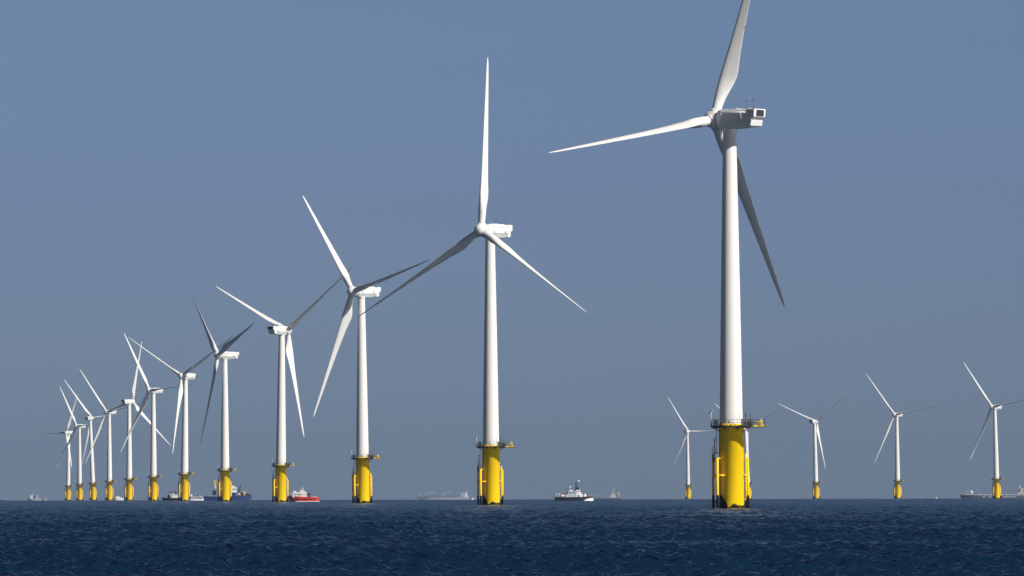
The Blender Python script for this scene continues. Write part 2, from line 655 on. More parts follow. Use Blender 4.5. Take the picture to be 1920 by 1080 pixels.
def rest_platform_mesh():
    mb = MB()
    d = M['dark']
    mb.box((-2.85, -0.5, 10.0), (1.25, 1.5, 0.16), d)
    for x, y in ((-3.42, -1.2), (-3.42, 0.2), (-2.9, -1.2), (-3.42, -0.5)):
        mb.tube((x, y, 10.0), (x, y, 11.15), 0.04, M['rail'], n=6)
    for z in (10.55, 11.12):
        mb.path([(-2.3, -1.2, z), (-3.42, -1.2, z), (-3.42, 0.2, z)], 0.035, M['rail'], n=6)
    mb.tube((-3.1, -0.5, 8.5), (-3.1, -0.5, 10.0), 0.07, d, n=6)
    mb.box((-2.85, -0.5, 8.5), (0.9, 0.9, 0.14), d)
    return mb.mesh('rest_platform')


def landing_right_mesh():
    mb = MB()
    y = M['yellow']
    mb.tube((2.62, 0.5, -3), (2.62, 0.5, 9.9), 0.17, y, n=14)
    mb.tube((2.93, -0.75, -3), (2.93, -0.75, 9.0), 0.2, y, n=14)
    for z in (5.95,):
        mb.tube((2.93, -0.75, z), (1.9, -0.75, z), 0.16, y, n=12)
        mb.tube((2.62, 0.5, z), (2.0, 0.5, z), 0.14, y, n=12)
    for z in (1.6, 8.8):
        mb.tube((2.93, -0.75, z), (2.05, -0.55, z), 0.1, y, n=12)
    for z in np.arange(0.8, 9, 0.45):
        mb.tube((2.9, -0.7, z), (2.62, 0.5, z), 0.03, M['rail'], n=5, caps=False)
    return mb.mesh('boat_landing')


def platform_mesh():
    mb = MB()
    n = 16
    d = M['dark']
    # service deck: many sided plate with a stub that carries the crane
    mb.lathe([(0.5, 14.62), (3.72, 14.62), (3.78, 14.66), (3.78, 14.86), (3.72, 14.9), (0.5, 14.9)], d, n=n, smooth=False)
    for k in range(8):
        a = 2 * math.pi * (k + 0.5) / 8
        mb.tube((3.5 * math.cos(a), 3.5 * math.sin(a), 14.55), (2.2 * math.cos(a), 2.2 * math.sin(a), 13.9), 0.07, d, n=6)
        mb.box((2.9 * math.cos(a), 2.9 * math.sin(a), 14.54), (1.6, 0.16, 0.2), d, rotz=a)
    mb.box((2.75, -2.75, 14.74), (1.9, 2.9, 0.26), d)
    mb.box((4.3, -3.3, 14.6), (3.4, 1.9, 0.12), d)
    return mb.mesh('service_platform')


def railing_mesh():
    mb = MB()
    m = M['rail']
    n = 24
    pts = []
    for k in range(n):
        a = 2 * math.pi * k / n
        x, y = 3.68 * math.cos(a), 3.68 * math.sin(a)
        pts.append((x, y))
        mb.tube((x, y, 14.9), (x, y, 16.02), 0.035, m, n=6)
    for z in (15.4, 16.0):
        for k in range(n):
            a, b = pts[k], pts[(k + 1) % n]
            mb.tube((a[0], a[1], z), (b[0], b[1], z), 0.028, m, n=5, caps=False)
    lobe = [(1.8, -3.2), (1.8, -4.18), (2.8, -4.18), (3.75, -4.2), (4.9, -4.2), (6.0, -4.2), (6.0, -3.3), (6.0, -2.4), (4.9, -2.4), (3.75, -2.4), (3.68, -1.3)]
    for x, y in lobe:
        mb.tube((x, y, 14.6), (x, y, 16.02), 0.035, m, n=6)
    for z in (15.4, 16.0):
        mb.path([(x, y, z) for x, y in lobe], 0.035, m, n=5)
    return mb.mesh('railing')


def crane_mesh():
    mb = MB()
    y = M['crane_yellow']
    mb.box((4.75, -3.3, 14.75), (2.3, 1.6, 0.42), y, 0.04)
    mb.box((5.6, -3.3, 14.86), (1.0, 1.7, 0.2), y, 0.03)
    mb.tube((5.2, -3.3, 14.8), (5.2, -3.3, 15.75), 0.3, y, n=16)
    mb.box((5.05, -3.3, 15.5), (0.75, 0.5, 0.4), y, 0.05)
    mb.box((5.2, -3.3, 15.93), (0.62, 0.6, 0.35), M['light_grey'], 0.08)
    mb.tube((5.1, -3.3, 15.8), (3.9, -3.2, 15.4), 0.12, M['light_grey'], n=8)
    mb.tube((3.9, -3.2, 15.4), (3.8, -3.2, 14.85), 0.1, M['dark'], n=8)
    return mb.mesh('crane')


def cabinet_meshes():
    d, g = M['dark'], M['steel']
    out = []
    for c, sz, m in (((-2.75, -1.9, 15.38), (0.72, 0.6, 0.97), d), ((1.95, -3.5, 15.44), (0.55, 0.5, 1.15), g), ((3.2, -2.1, 15.28), (0.7, 0.6, 0.82), d),
                     ((2.7, -3.3, 15.2), (0.5, 0.5, 0.66), g), ((1.9, 2.2, 15.34), (1.2, 0.8, 0.9), d)):
        mb = MB()
        mb.box(c, sz, m, 0.04)
        mb.box((c[0], c[1], c[2] + sz[2] / 2 + 0.03), (sz[0] * 1.1, sz[1] * 1.1, 0.08), g)
        out.append(mb.mesh('equipment_cabinet'))
    return out


def antenna_meshes():
    g, d = M['light_grey'], M['dark']
    a = MB()
    a.tube((-3.68, -0.9, 14.85), (-3.68, -0.9, 17.5), 0.08, g, n=8)
    a.path([(-4.05, -0.9, 17.75), (-3.95, -0.9, 17.35), (-3.4, -0.9, 17.35), (-3.3, -0.9, 17.75)], 0.05, g, n=6)
    a.ball((-3.95, -0.9, 17.3), 0.15, d)
    a.ball((-3.68, -0.9, 17.55), 0.14, d)
    b = MB()
    b.tube((1.45, -3.45, 14.85), (1.45, -3.45, 17.5), 0.05, g, n=6)
    b.ball((1.45, -3.45, 17.5), 0.07, g)
    c = MB()
    c.tube((2.45, -3.6, 14.8), (2.45, -3.6, 17.3), 0.045, d, n=6)
    c.path([(2.15, -3.6, 17.1), (2.45, -3.6, 16.75), (2.78, -3.6, 17.15)], 0.04, d, n=6)
    c.ball((2.5, -3.6, 16.55), 0.13, d)
    e = MB()
    e.tube((3.3, -3.9, 14.8), (3.3, -3.9, 16.95), 0.07, d, n=6)
    e.ball((3.3, -3.9, 16.95), 0.09, d)
    return [(n, m.mesh(n)) for n, m in (('antenna_mast', a), ('whip_antenna', b), ('antenna_mast', c), ('whip_antenna', e))]


ME = dict(blade=blade_mesh(), hub=hub_mesh(), nacelle=nacelle_mesh(), grille=grille_mesh(), mast=mast_mesh(), beacon=beacon_mesh(),
          tower=tower_mesh(), pile=foundation_mesh(), land_l=landing_left_mesh(), ladder=ladder_left_mesh(), rest=rest_platform_mesh(),
          land_r=landing_right_mesh(), deck=platform_mesh(), rail=railing_mesh(), crane=crane_mesh(), cab=cabinet_meshes(), ant=antenna_meshes())

TILT = math.radians(6)
PITCH_TIP = 94.0
OVERHANG = 3.5


def turbine(base_px, hub_px, s, yaw, theta, cone, label, group, pitch=PITCH_TIP):
    d = F / s
    root_loc = on_sea(base_px, d)
    a = math.radians(yaw)
    nh = Vector((math.sin(a), -math.cos(a), 0))
    hub_w = at(hub_px[0], hub_px[1], d - OVERHANG * math.cos(a))
    top_x = hub_w.x - nh.x * OVERHANG
    H = hub_w.z - root_loc.z
    t = empty('wind_turbine', root_loc, label, 'wind turbine', group)
    t.rotation_euler = (0, math.atan2(top_x - root_loc.x, H), 0)
    # fixed parts
    link('foundation_pile', ME['pile'], t)
    link('boat_landing', ME['land_l'], t)
    link('boat_landing', ME['land_r'], t)
    link('ladder', ME['ladder'], t)
    link('rest_platform', ME['rest'], t)
    dk = link('service_platform', ME['deck'], t)
    link('railing', ME['rail'], dk)
    link('crane', ME['crane'], dk)
    for me in ME['cab']:
        link('equipment_cabinet', me, dk)
    for nm_, me in ME['ant']:
        link(nm_, me, dk)
    link('tower', ME['tower'], t, Matrix.Translation((0, 0, TOWER_BASE)) @ Matrix.Diagonal((1, 1, H - 1.9 - TOWER_BASE, 1)))
    n = Vector((math.sin(a) * math.cos(TILT), -math.cos(a) * math.cos(TILT), math.sin(TILT)))
    u = Vector((math.cos(a), math.sin(a), 0))
    v = u.cross(n)
    if v.z < 0:
        v = -v
    # nacelle: local x to the nose, z up
    side = Vector((0, 0, 1)).cross(nh)
    nm = Matrix((nh, side, Vector((0, 0, 1)))).transposed().to_4x4()
    nac = link('nacelle', ME['nacelle'], t, Matrix.Translation((0, 0, H)) @ nm)
    link('cooler_grille', ME['grille'], nac)
    link('weather_mast', ME['mast'], nac, Matrix.Translation((-3.3, -0.9, 1.55)))
    link('weather_mast', ME['mast'], nac, Matrix.Translation((-5.75, 0.3, 1.54)))
    link('warning_light', ME['beacon'], nac, Matrix.Translation((-0.9, -0.8, 1.70)))
    hubc = nh * OVERHANG + Vector((0, 0, H))
    th0 = math.radians(theta)
    # hub: local x = axis, local z = first blade, local y = clockwise neighbour side
    e0 = u * math.sin(th0) + v * math.cos(th0)
    r0 = u * math.cos(th0) - v * math.sin(th0)
    hm = Matrix((n, r0, e0)).transposed().to_4x4()
    link('rotor_hub', ME['hub'], t, Matrix.Translation(hubc) @ hm)
    b = math.radians(cone)
    p = math.radians(pitch)
    for k in range(3):
        th = th0 + k * 2 * math.pi / 3
        e = (u * math.sin(th) + v * math.cos(th)) * math.cos(b) + n * math.sin(b)
        rot = u * math.cos(th) - v * math.sin(th)
        le = n * math.sin(p) + rot * math.cos(p)
        le = (le - e * le.dot(e)).normalized()
        x = -le                                     # local x runs from leading to trailing edge
        y = e.cross(x)
        bmx = Matrix((x, y, e)).transposed().to_4x4()
        link('blade', ME['blade'], t, Matrix.Translation(hubc) @ bmx)
    return t


K = 1.016 * 1.0
GL = 'wind turbines in the long row receding to the left'
GR = 'wind turbines in the far row on the right'
TURBINES = [
    (1372.0, (1339.0, 224.0), 10.40, -129.6, 100.1, 3.2, 'nearest and largest wind turbine, grey nacelle seen from behind, one blade leaving the photo\'s top', GL, 99.0),
    (920.8, (902.5, 431.5), 7.36, -39.7, 0.2, 2.7, 'second largest wind turbine, one blade pointing straight up, in the middle of the photo', GL),
    (680.3, (661.5, 546.5), 5.66, -51.7, 78.3, 2.7, 'white wind turbine whose tower the dark lower blade of the tall middle turbine crosses', GL),
    (526.3, (539.0, 619.5), 4.575, 139.8, 64.9, 2.4, 'wind turbine whose yellow foundation has the red boat beside it', GL),
    (422.0, (409.0, 666.0), 3.88, -63.1, 70.8, 1.7, 'wind turbine in front of the dark blue workship, two dark blades in a V', GL, 4.0),
    (345.6, (340.5, 705.0), 3.35, -36.3, 59.6, 4.1, 'wind turbine standing between the black tug and the low white crew boat', GL),
    (287.8, (280.0, 732.0), 2.965, -43.7, 86.2, 3.6, 'wind turbine just left of the black tug, long white blade raised to upper left', GL),
    (242.2, (248.2, 753.5), 2.655, 143.3, 104.9, 1.7, 'distant wind turbine with the small white cabin boat just left of its foundation', GL),
    (205.3, (199.6, 772.5), 2.38, -35.8, 80.9, 3.9, 'distant wind turbine with the small white cabin boat just right of its foundation', GL),
    (175.3, (173.0, 784.3), 2.13, 153.5, 37.6, 5.0, 'third turbine from the left end of the long row, dark rear of its nacelle showing', GL),
    (149.5, (143.7, 799.0), 2.01, -42.9, 87.9, 4.2, 'second turbine from the left end of the long row', GL),
    (127.6, (123.6, 811.0), 1.82, -53.8, 27.5, 4.5, 'leftmost and farthest turbine of the long row, one thin dark blade pointing left', GL),
    (1290.6, (1291.0, 809.3), 1.765, 158.5, 31.4, 4.5, 'small far wind turbine standing alone left of the nearest yellow foundation', GR),
    (1403.6, (1401.0, 803.0), 1.93, 148.9, 54.5, 4.0, 'small far wind turbine mostly hidden behind the nearest turbine, tower showing at its right edge', GR),
    (1530.6, (1530.8, 790.5), 2.06, 148.9, 66.3, 2.8, 'far wind turbine with blades in a wide Y, between nearest turbine and open horizon', GR),
    (1683.4, (1677.3, 777.5), 2.255, -34.5, 81.3, 3.8, 'far wind turbine second from the right edge, alone on the open horizon', GR),
    (1869.2, (1860.0, 763.0), 2.47, -41.0, 82.5, 3.8, 'rightmost wind turbine, standing in front of the long hazy cargo ship', GR),
]
for T in TURBINES:
    turbine(*T)

# ------------------------------------------------------------------ vessels
M['red_hull'] = material('red_hull', (0.78, 0.05, 0.025), 0.4, vary=0.1)
M['blue_hull'] = material('blue_hull', (0.012, 0.045, 0.16), 0.45, vary=0.15)
M['black_hull'] = material('black_hull', (0.012, 0.013, 0.018), 0.5, vary=0.2)
M['ship_white'] = material('ship_white', (0.80, 0.80, 0.79), 0.45, vary=0.06)
M['ship_cream'] = material('ship_cream', (0.66, 0.60, 0.50), 0.5, vary=0.1)
M['ship_grey'] = material('ship_grey', (0.42, 0.47, 0.53), 0.5, vary=0.1)
M['slate_hull'] = material('slate_hull', (0.09, 0.10, 0.17), 0.55, vary=0.15)
M['pale_hull'] = material('pale_hull', (0.42, 0.45, 0.49), 0.5, vary=0.15, scale=0.1)  # far hulls: part of the distance haze is mixed into this grey
M['glass'] = material('dark_window_glass', (0.015, 0.018, 0.022), 0.12, vary=0.1)
M['orange'] = material('orange_paint', (0.75, 0.16, 0.04), 0.5)
M['deck_green'] = material('deck_grey_green', (0.10, 0.13, 0.12), 0.7)
M['deck_red'] = material('deck_red', (0.35, 0.09, 0.06), 0.7)
M['foam'] = material('wake_foam', (0.75, 0.79, 0.82), 0.8, vary=0.2, scale=2)


def hull(mb, x0, x1, beam, z_stern, z_bow, mat, deck_mat, rake=0.9, bottom=-1.0, flare=0.8, sheer=1.6, stern=0.75):
    """bow at x1; works for x1 < x0 too"""
    n = 15
    rings = []
    decks = []
    for k in range(n):
        t = k / (n - 1)
        x = x0 + (x1 - x0) * t
        w = beam / 2 * (1 - max(0, (t - 0.5) / 0.5) ** 2.4)
        w *= stern + (1 - stern) * min(1, t / 0.25)
        w = max(w, 0.04)
        zt = z_stern + (z_bow - z_stern) * t ** sheer
        back = rake * (x1 - x0) / abs(x1 - x0) * max(0, (t - 0.5) / 0.5) ** 2
        f = flare - 0.25 * max(0, t - 0.6)
        rings.append([Vector((x - back, -w * f, bottom)), Vector((x - back * 0.5, -w * 0.95, zt * 0.45)), Vector((x, -w, zt)),
                      Vector((x, w, zt)), Vector((x - back * 0.5, w * 0.95, zt * 0.45)), Vector((x - back, w * f, bottom))])
        decks.append((x, w, zt))
    mb.loft(rings, mat)
    # bulwark cap / deck edge
    for s in (-1, 1):
        mb.path([(x, s * w, zt + 0.02) for x, w, zt in decks], abs(x1 - x0) * 0.004 + 0.03, deck_mat, n=5)
    return decks


def windows(mb, xs, y, z, w, h, mat):
    for x in xs:
        mb.box((x, y, z), (w, 0.06, h), mat)


def radar_mast(mb, x, z0, z1, mat, w=0.9):
    mb.tube((x, 0, z0), (x, 0, z1), (z1 - z0) * 0.03 + 0.04, mat, r1=0.04, n=8)
    mb.tube((x - w / 2, 0, z0 + (z1 - z0) * 0.55), (x + w / 2, 0, z0 + (z1 - z0) * 0.55), 0.06, mat, n=6)
    mb.box((x + 0.1, 0, z0 + (z1 - z0) * 0.35), (w, 0.15, 0.14), mat)
    mb.tube((x, 0, z0), (x + w * 0.5, 0, z0 + (z1 - z0) * 0.55), 0.05, mat, n=6)


W, G, K_ = M['ship_white'], M['glass'], M['black_hull']


def vessel(name, label, px, s, cat, yaw=0.0, group=None):
    return empty(name, on_sea(px, F / s), label, cat, group, math.radians(yaw))


# red crew boat nosing the fourth turbine, bow left
t = vessel('crew_boat', 'red crew boat with white wheelhouse, bow against a yellow turbine foundation', 568.7, 4.55, 'boat', -6)
mb = MB(); hull(mb, 6.1, -6.3, 4.2, 1.75, 2.5, M['red_hull'], M['red_hull'], 1.0); mb.build('hull', t)
mb = MB(); mb.box((1.4, -2.1, 0.16), (8.6, 0.35, 0.3), M['foam'], 0.1); mb.box((5.9, -0.2, 0.15), (1.4, 3.8, 0.26), M['foam'], 0.1); mb.build('wake', t)
mb = MB(); mb.box((0.9, -2.12, 1.15), (9.6, 0.14, 0.2), K_); mb.path([(-6.1, -0.1, 1.2), (-4.4, -1.75, 1.5), (-3.0, -2.15, 1.1), (-1.5, -2.1, 0.5)], 0.14, K_); mb.build('fender', t)
mb = MB()
mb.prism([(-4.3, 1.8), (1.5, 1.8), (1.4, 3.6), (0.7, 4.05), (-3.9, 4.0), (-4.3, 3.3)], -1.6, 1.6, W)
mb.box((-0.4, 0, 4.3), (1.7, 1.8, 0.6), W, 0.1); mb.box((-3.6, 0, 4.25), (1.1, 1.6, 0.4), W, 0.08)
wh = mb.build('wheelhouse', t)
mb = MB(); windows(mb, (-3.3, -2.1, -1.1), -1.62, 3.0, 0.55, 0.5, G); mb.box((-4.3, 0, 3.1), (0.1, 2.6, 0.7), G); mb.build('window', wh)
mb = MB(); radar_mast(mb, -0.4, 4.6, 6.4, W, 0.9); mb.box((-1.1, 0, 4.85), (0.9, 0.3, 0.2), W); mb.build('mast', t)
mb = MB(); mb.box((2.2, 0, 3.15), (1.6, 1.4, 0.55), K_, 0.15); mb.tube((1.8, 0, 1.8), (1.8, 0, 3.1), 0.12, K_); mb.tube((2.6, 0, 1.8), (2.6, 0, 3.1), 0.12, K_); mb.build('deck_winch', t)
mb = MB(); mb.path([(-4.4, -1.5, 3.6), (-6.1, -0.4, 3.7), (-6.1, 0.4, 3.7), (-4.4, 1.5, 3.6)], 0.06, W)
for x, y in ((-4.6, -1.45), (-5.4, -0.95), (-6.1, 0)): mb.tube((x, y, 2.3), (x, y, 3.65), 0.04, W, n=6)
mb.path([(2.0, -1.9, 2.3), (5.9, -1.6, 2.3)], 0.05, M['light_grey']); mb.build('railing', t)
mb = MB(); mb.box((4.4, 0.2, 2.05), (1.9, 1.8, 0.35), M['light_grey'], 0.08); mb.build('deck_locker', t)

# dark patrol vessel, bow right
t = vessel('patrol_vessel', 'black hulled patrol vessel with white bow, tall dark mast and white superstructure', 1076.2, 4.2, 'boat', 5)
mb = MB(); hull(mb, -8.5, 8.6, 4.8, 1.55, 1.75, K_, K_, 1.0); mb.build('hull', t)
mb = MB()
mb.loft([[Vector((x, -w, -0.3)), Vector((x, -w, zt)), Vector((x, w, zt)), Vector((x, w, -0.3))] for x, w, zt in ((4.3, 2.36, 0.25), (5.4, 2.34, 0.8), (6.6, 1.95, 1.1), (7.7, 1.2, 1.25), (8.72, 0.12, 1.3))], W)
mb.build('bow_panel', t)
mb = MB()
mb.prism([(0.9, 1.5), (3.9, 1.5), (3.7, 3.0), (2.8, 3.9), (2.6, 4.9), (0.9, 4.9)], -1.7, 1.7, W)
mb.prism([(-4.0, 1.5), (0.9, 1.5), (0.9, 4.3), (-2.6, 4.3), (-2.8, 3.0), (-4.0, 2.9)], -1.5, 1.5, M['ship_grey'])  # grey paints in the shade on the left part of the superstructure
mb.box((-1.4, -0.6, 4.6), (1.6, 1.4, 0.5), W, 0.08); mb.box((-3.4, 0, 3.3), (0.5, 2.2, 0.8), K_)
sp = mb.build('superstructure', t)
mb = MB()
windows(mb, (1.4, 2.1), -1.72, 4.2, 0.45, 0.45, G); windows(mb, (1.9,), -1.72, 2.1, 0.55, 1.1, G); windows(mb, (-0.2, -1.1, -2.0), -1.52, 3.6, 0.55, 0.5, G)
mb.build('window', sp)
mb = MB(); mb.box((1.4, 0, 5.55), (1.6, 1.4, 1.1), K_, 0.1); mb.build('funnel', t)
mb = MB(); mb.tube((0.9, 0, 5), (0.9, 0, 8.2), 0.25, K_, r1=0.12); mb.tube((0.3, 0, 7.4), (1.7, 0, 7.4), 0.08, K_); mb.box((0.9, 0, 7.7), (0.7, 0.5, 0.6), K_); mb.tube((1.4, 0, 6), (2.05, 0, 8.7), 0.08, M['steel'])
mb.tube((0.9, 0, 6.8), (1.9, 0, 7.5), 0.06, K_); mb.tube((-0.9, 0, 4.8), (0.4, 0, 6.2), 0.05, M['steel']); mb.build('mast', t)
mb = MB(); mb.ball((2.05, 0, 8.9), 0.42, W); mb.build('radar_dome', t)
mb = MB(); mb.ball((-1.75, 0, 6.15), 0.4, W); mb.tube((-1.75, 0, 4.4), (-1.75, 0, 5.9), 0.13, M['light_grey']); mb.build('radar_dome', t)
mb = MB(); mb.ball((4.95, 0, 2.25), 0.6, W, sz=1.5); mb.build('ventilator', t)
mb = MB(); mb.ball((-5.3, -1.0, 2.3), 0.6, W, sx=1.6); mb.box((-5.2, -1.0, 2.7), (1.5, 0.8, 0.35), M['orange'], 0.1); mb.box((-5.0, 0.6, 2.6), (1.0, 0.8, 1.3), K_, 0.15)
mb.build('rescue_boat', t)
mb = MB(); mb.tube((-8.0, 0, 1.5), (-8.0, 0, 3.4), 0.22, M['light_grey']); mb.tube((-6.8, 0, 1.5), (-6.8, 0, 3.3), 0.12, W); mb.tube((-6.8, 0, 3.3), (-5.9, 0, 3.1), 0.1, W); mb.build('davit', t)
mb = MB(); mb.box((6.9, 0, 1.95), (2.4, 1.2, 0.5), M['deck_red'], 0.1); mb.path([(5.8, -1.6, 2.4), (8.4, -0.2, 2.55)], 0.05, M['orange']); mb.build('anchor_winch', t)

# dark blue workship behind the fifth turbine
t = vessel('workship', 'dark blue workship with yellow crane and white wheelhouse behind a turbine foundation', 427.5, 2.7, 'ship', 3)
BH = M['blue_hull']
mb = MB(); hull(mb, -16.8, 16.9, 8, 2.6, 3.3, BH, K_, 1.5, sheer=5); mb.build('hull', t)
mb = MB(); mb.prism([(2.4, 5.4), (5.8, 5.4), (6.0, 9.2), (2.6, 9.2)], -2.6, 2.6, W); mb.box((3.6, 0, 9.7), (1.6, 1.6, 1.0), W, 0.15); mb.prism([(2.6, 2.6), (5.4, 2.6), (5.6, 5.4), (2.6, 5.4)], -2.8, 2.8, BH)
mb.prism([(1.9, 1.4), (2.9, 1.4), (2.4, 5.4), (1.6, 5.4)], -3.0, 2.9, W)
wh = mb.build('wheelhouse', t)
mb = MB(); mb.box((4.3, -2.62, 7.6), (2.2, 0.06, 0.8), M['ship_grey']); windows(mb, (3.2, 4.2, 5.2), -2.66, 7.6, 0.6, 0.6, G); mb.build('window', wh)
mb = MB(); mb.tube((7.7, 0, 3), (8.6, 0, 9.8), 0.35, K_); mb.tube((8.3, 0, 3), (7.2, 0, 8.6), 0.2, K_); mb.box((8.6, 0, 9.9), (0.9, 0.7, 0.6), K_); mb.build('mast', t)
mb = MB(); mb.ball((7.7, -3.2, 3.9), 1.0, M['orange']); mb.ball((7.6, -3.5, 4.1), 0.75, W); mb.build('buoy_float', t)
mb = MB(); mb.box((9.6, -1, 4.2), (1.6, 2.4, 2.2), K_, 0.2); mb.box((13.8, 0, 3.9), (2.6, 2.6, 1.2), K_, 0.2); mb.build('deck_winch', t)
mb = MB(); mb.path([(9.6, 0, 5.2), (11.8, 0, 5.9), (12.6, 0, 3.2)], 0.22, M['crane_yellow']); mb.tube((11.2, 0, 3), (11.4, 0, 5.7), 0.2, M['crane_yellow']); mb.build('bow_crane', t)
mb = MB(); mb.box((-9.4, 0, 5.2), (2.6, 2.4, 3.0), K_, 0.3)
mb.path([(-9.8, 0, 6.5), (-9.2, 0, 14.2), (-7.0, 0, 12.4), (-5.4, 0, 6.8)], 0.2, M['crane_yellow'])
mb.path([(-9.2, 0, 14.2), (-8.4, 0, 7.0)], 0.16, M['crane_yellow']); mb.path([(-9.5, 0, 10), (-7.6, 0, 12.0)], 0.12, M['crane_yellow'])
mb.box((-8.7, -0.3, 8.9), (0.9, 0.9, 1.6), W, 0.1); mb.build('crane', t)
mb = MB(); mb.box((-9.5, -3.4, 2.75), (5.5, 0.6, 0.35), M['light_grey']); mb.box((-2.5, 0, 3.4), (6.5, 5, 1.6), BH, 0.1); mb.build('deck_cargo', t)

# black tug left of the sixth turbine, bow left
t = vessel('tug_boat', 'black tug boat with white cabin, half hidden behind a turbine foundation', 324.0, 3.0, 'boat', -4)
mb = MB(); hull(mb, 6.6, -7.2, 4.6, 1.5, 1.7, K_, K_, 1.6); mb.build('hull', t)
mb = MB(); mb.box((1.9, 0, 2.2), (5.0, 3.4, 2.2), W, 0.12); mb.box((0.3, 0, 4.1), (4.6, 3.0, 1.8), M['ship_grey'], 0.1); mb.box((0.3, 0, 5.2), (5.2, 3.4, 0.35), K_)
wh = mb.build('wheelhouse', t)
mb = MB(); windows(mb, (-1.5, -0.6, 1.6, 2.4), -1.53, 4.3, 0.5, 0.8, G); mb.build('window', wh)
mb = MB(); windows(mb, (-1.05, 0.4, 1.0), -1.54, 4.3, 0.5, 0.8, W); mb.build('wheelhouse_door', wh)
mb = MB(); radar_mast(mb, 1.3, 5.3, 8.2, M['steel'], 1.0); mb.build('mast', t)
mb = MB(); mb.box((-2.6, 0, 2.6), (1.2, 2.0, 2.0), K_, 0.2); mb.build('towing_winch', t)

# white crew boat right of the sixth turbine
t = vessel('crew_boat', 'white and grey crew boat low in the water, just left of the blue workship', 366.5, 3.0, 'boat', 4)
mb = MB(); hull(mb, -4.6, 5.2, 3.4, 1.1, 1.2, W, W, 0.5); mb.build('hull', t)
mb = MB(); mb.box((0.4, -1.68, 1.22), (8.6, 0.12, 0.18), M['slate_hull']); mb.build('fender', t)
mb = MB(); mb.box((0.9, 0, 2.0), (7.4, 2.8, 1.2), M['light_grey'], 0.1); mb.box((1.4, 0, 2.85), (2.6, 2.2, 0.7), M['ship_grey'], 0.08); mb.box((-2.6, 0, 3.3), (1.0, 1.6, 1.2), W, 0.15)
wh = mb.build('cabin', t)
mb = MB(); mb.box((1.4, -1.12, 3.0), (2.2, 0.08, 0.4), G); mb.box((1.2, -1.43, 2.1), (5.6, 0.06, 0.3), G); mb.build('window', wh)
mb = MB(); mb.ball((2.6, -1.2, 2.7), 0.42, W); mb.build('life_raft', t)
mb = MB(); radar_mast(mb, 0.7, 3.2, 5.2, M['light_grey'], 0.6); mb.build('mast', t)

# small white motor boat between the eighth and ninth turbine
t = vessel('motor_boat', 'small white cabin motor boat between two distant yellow foundations', 222.4, 2.25, 'boat', 4)
mb = MB(); hull(mb, 4.2, -4.2, 2.8, 1.9, 2.2, W, W, 0.6); mb.build('hull', t)
mb = MB(); mb.prism([(-3.0, 1.9), (2.2, 1.9), (1.6, 2.9), (0.2, 3.0), (-0.2, 3.5), (-1.4, 3.4), (-2.6, 2.5)], -1.1, 1.1, W); cb = mb.build('cabin', t)
mb = MB(); windows(mb, (-1.0, 0.6), -1.12, 2.5, 0.6, 0.35, M['ship_grey']); mb.build('window', cb)

# tiny boats on the horizon
t = vessel('motor_boat', 'tiny white open boat trailing the pale hazy freighter', 886.2, 1.9, 'boat', 8)
mb = MB(); hull(mb, -1.5, 1.6, 1.3, 0.9, 1.1, W, W, 0.4); mb.build('hull', t)
mb = MB(); mb.box((0.1, 0, 1.3), (0.8, 0.8, 0.7), W, 0.08); mb.build('cabin', t)
t = vessel('motor_boat', 'tiny white boat, a speck on the horizon in front of the far right row', 1755.3, 1.9, 'boat', -8)
mb = MB(); hull(mb, 1.3, -1.3, 1.2, 0.9, 1.1, W, W, 0.3); mb.build('hull', t)
mb = MB(); mb.box((0.2, 0, 1.4), (0.7, 0.8, 0.8), W, 0.08); mb.build('cabin', t)

# pale freighter far out, house at the right (stern), bow left
PH, SG = M['pale_hull'], M['ship_grey']
t = vessel('cargo_ship', 'long pale hazy freighter with deck gantries and white aft house, left of the middle foundation', 831.9, 0.907, 'ship', 2)
mb = MB(); hull(mb, 53, -53, 15, 8.6, 8.8, PH, SG, 6, bottom=-3, sheer=8); mb.build('hull', t)
mb = MB(); mb.box((-5, 0, 9.4), (70, 10, 1.3), M['slate_hull']); mb.build('hatch_cover', t)
mb = MB(); mb.box((38.5, 0, 14), (9, 12, 9), SG, 0.4); mb.box((34, 0, 15.4), (5.5, 12, 4.5), W, 0.3); mb.box((29.5, 0, 14), (4, 8, 7.5), PH, 0.3); mb.box((46.5, 0, 11), (9, 12, 5.0), W, 0.4)
hs = mb.build('deckhouse', t)
mb = MB(); mb.box((34, -6.1, 15.6), (4, 0.3, 2.2), G); windows(mb, (44, 47, 50), -6.1, 11.6, 1.4, 1.0, G); mb.build('window', hs)
mb = MB(); mb.prism([(44.4, 13.4), (48.6, 13.4), (47.2, 21.5), (45.8, 21.5)], -2, 2, W); mb.build('funnel', t)
mb = MB(); mb.box((46.5, 0, 22.6), (4.0, 2, 1.6), M['slate_hull']); mb.tube((46.5, 0, 22), (46.5, 0, 27), 0.3, SG); mb.build('mast', t)
for x in (-36, -2):
    mb = MB(); mb.tube((x, 0, 9), (x + 1.5, 0, 18.5), 0.65, SG); mb.tube((x + 1.5, 0, 18.5), (x + 16, 0, 18.5), 0.6, SG); mb.tube((x + 16, 0, 18.5), (x + 17, 0, 12), 0.4, SG); mb.tube((x + 1.2, 0, 13), (x + 6, 0, 18.3), 0.35, SG)
    mb.build('deck_crane', t)
mb = MB(); mb.tube((-48, 0, 9), (-48, 0, 17), 0.4, SG); mb.tube((-51, 0, 13), (-46, 0, 13), 0.3, SG); mb.build('foremast', t)

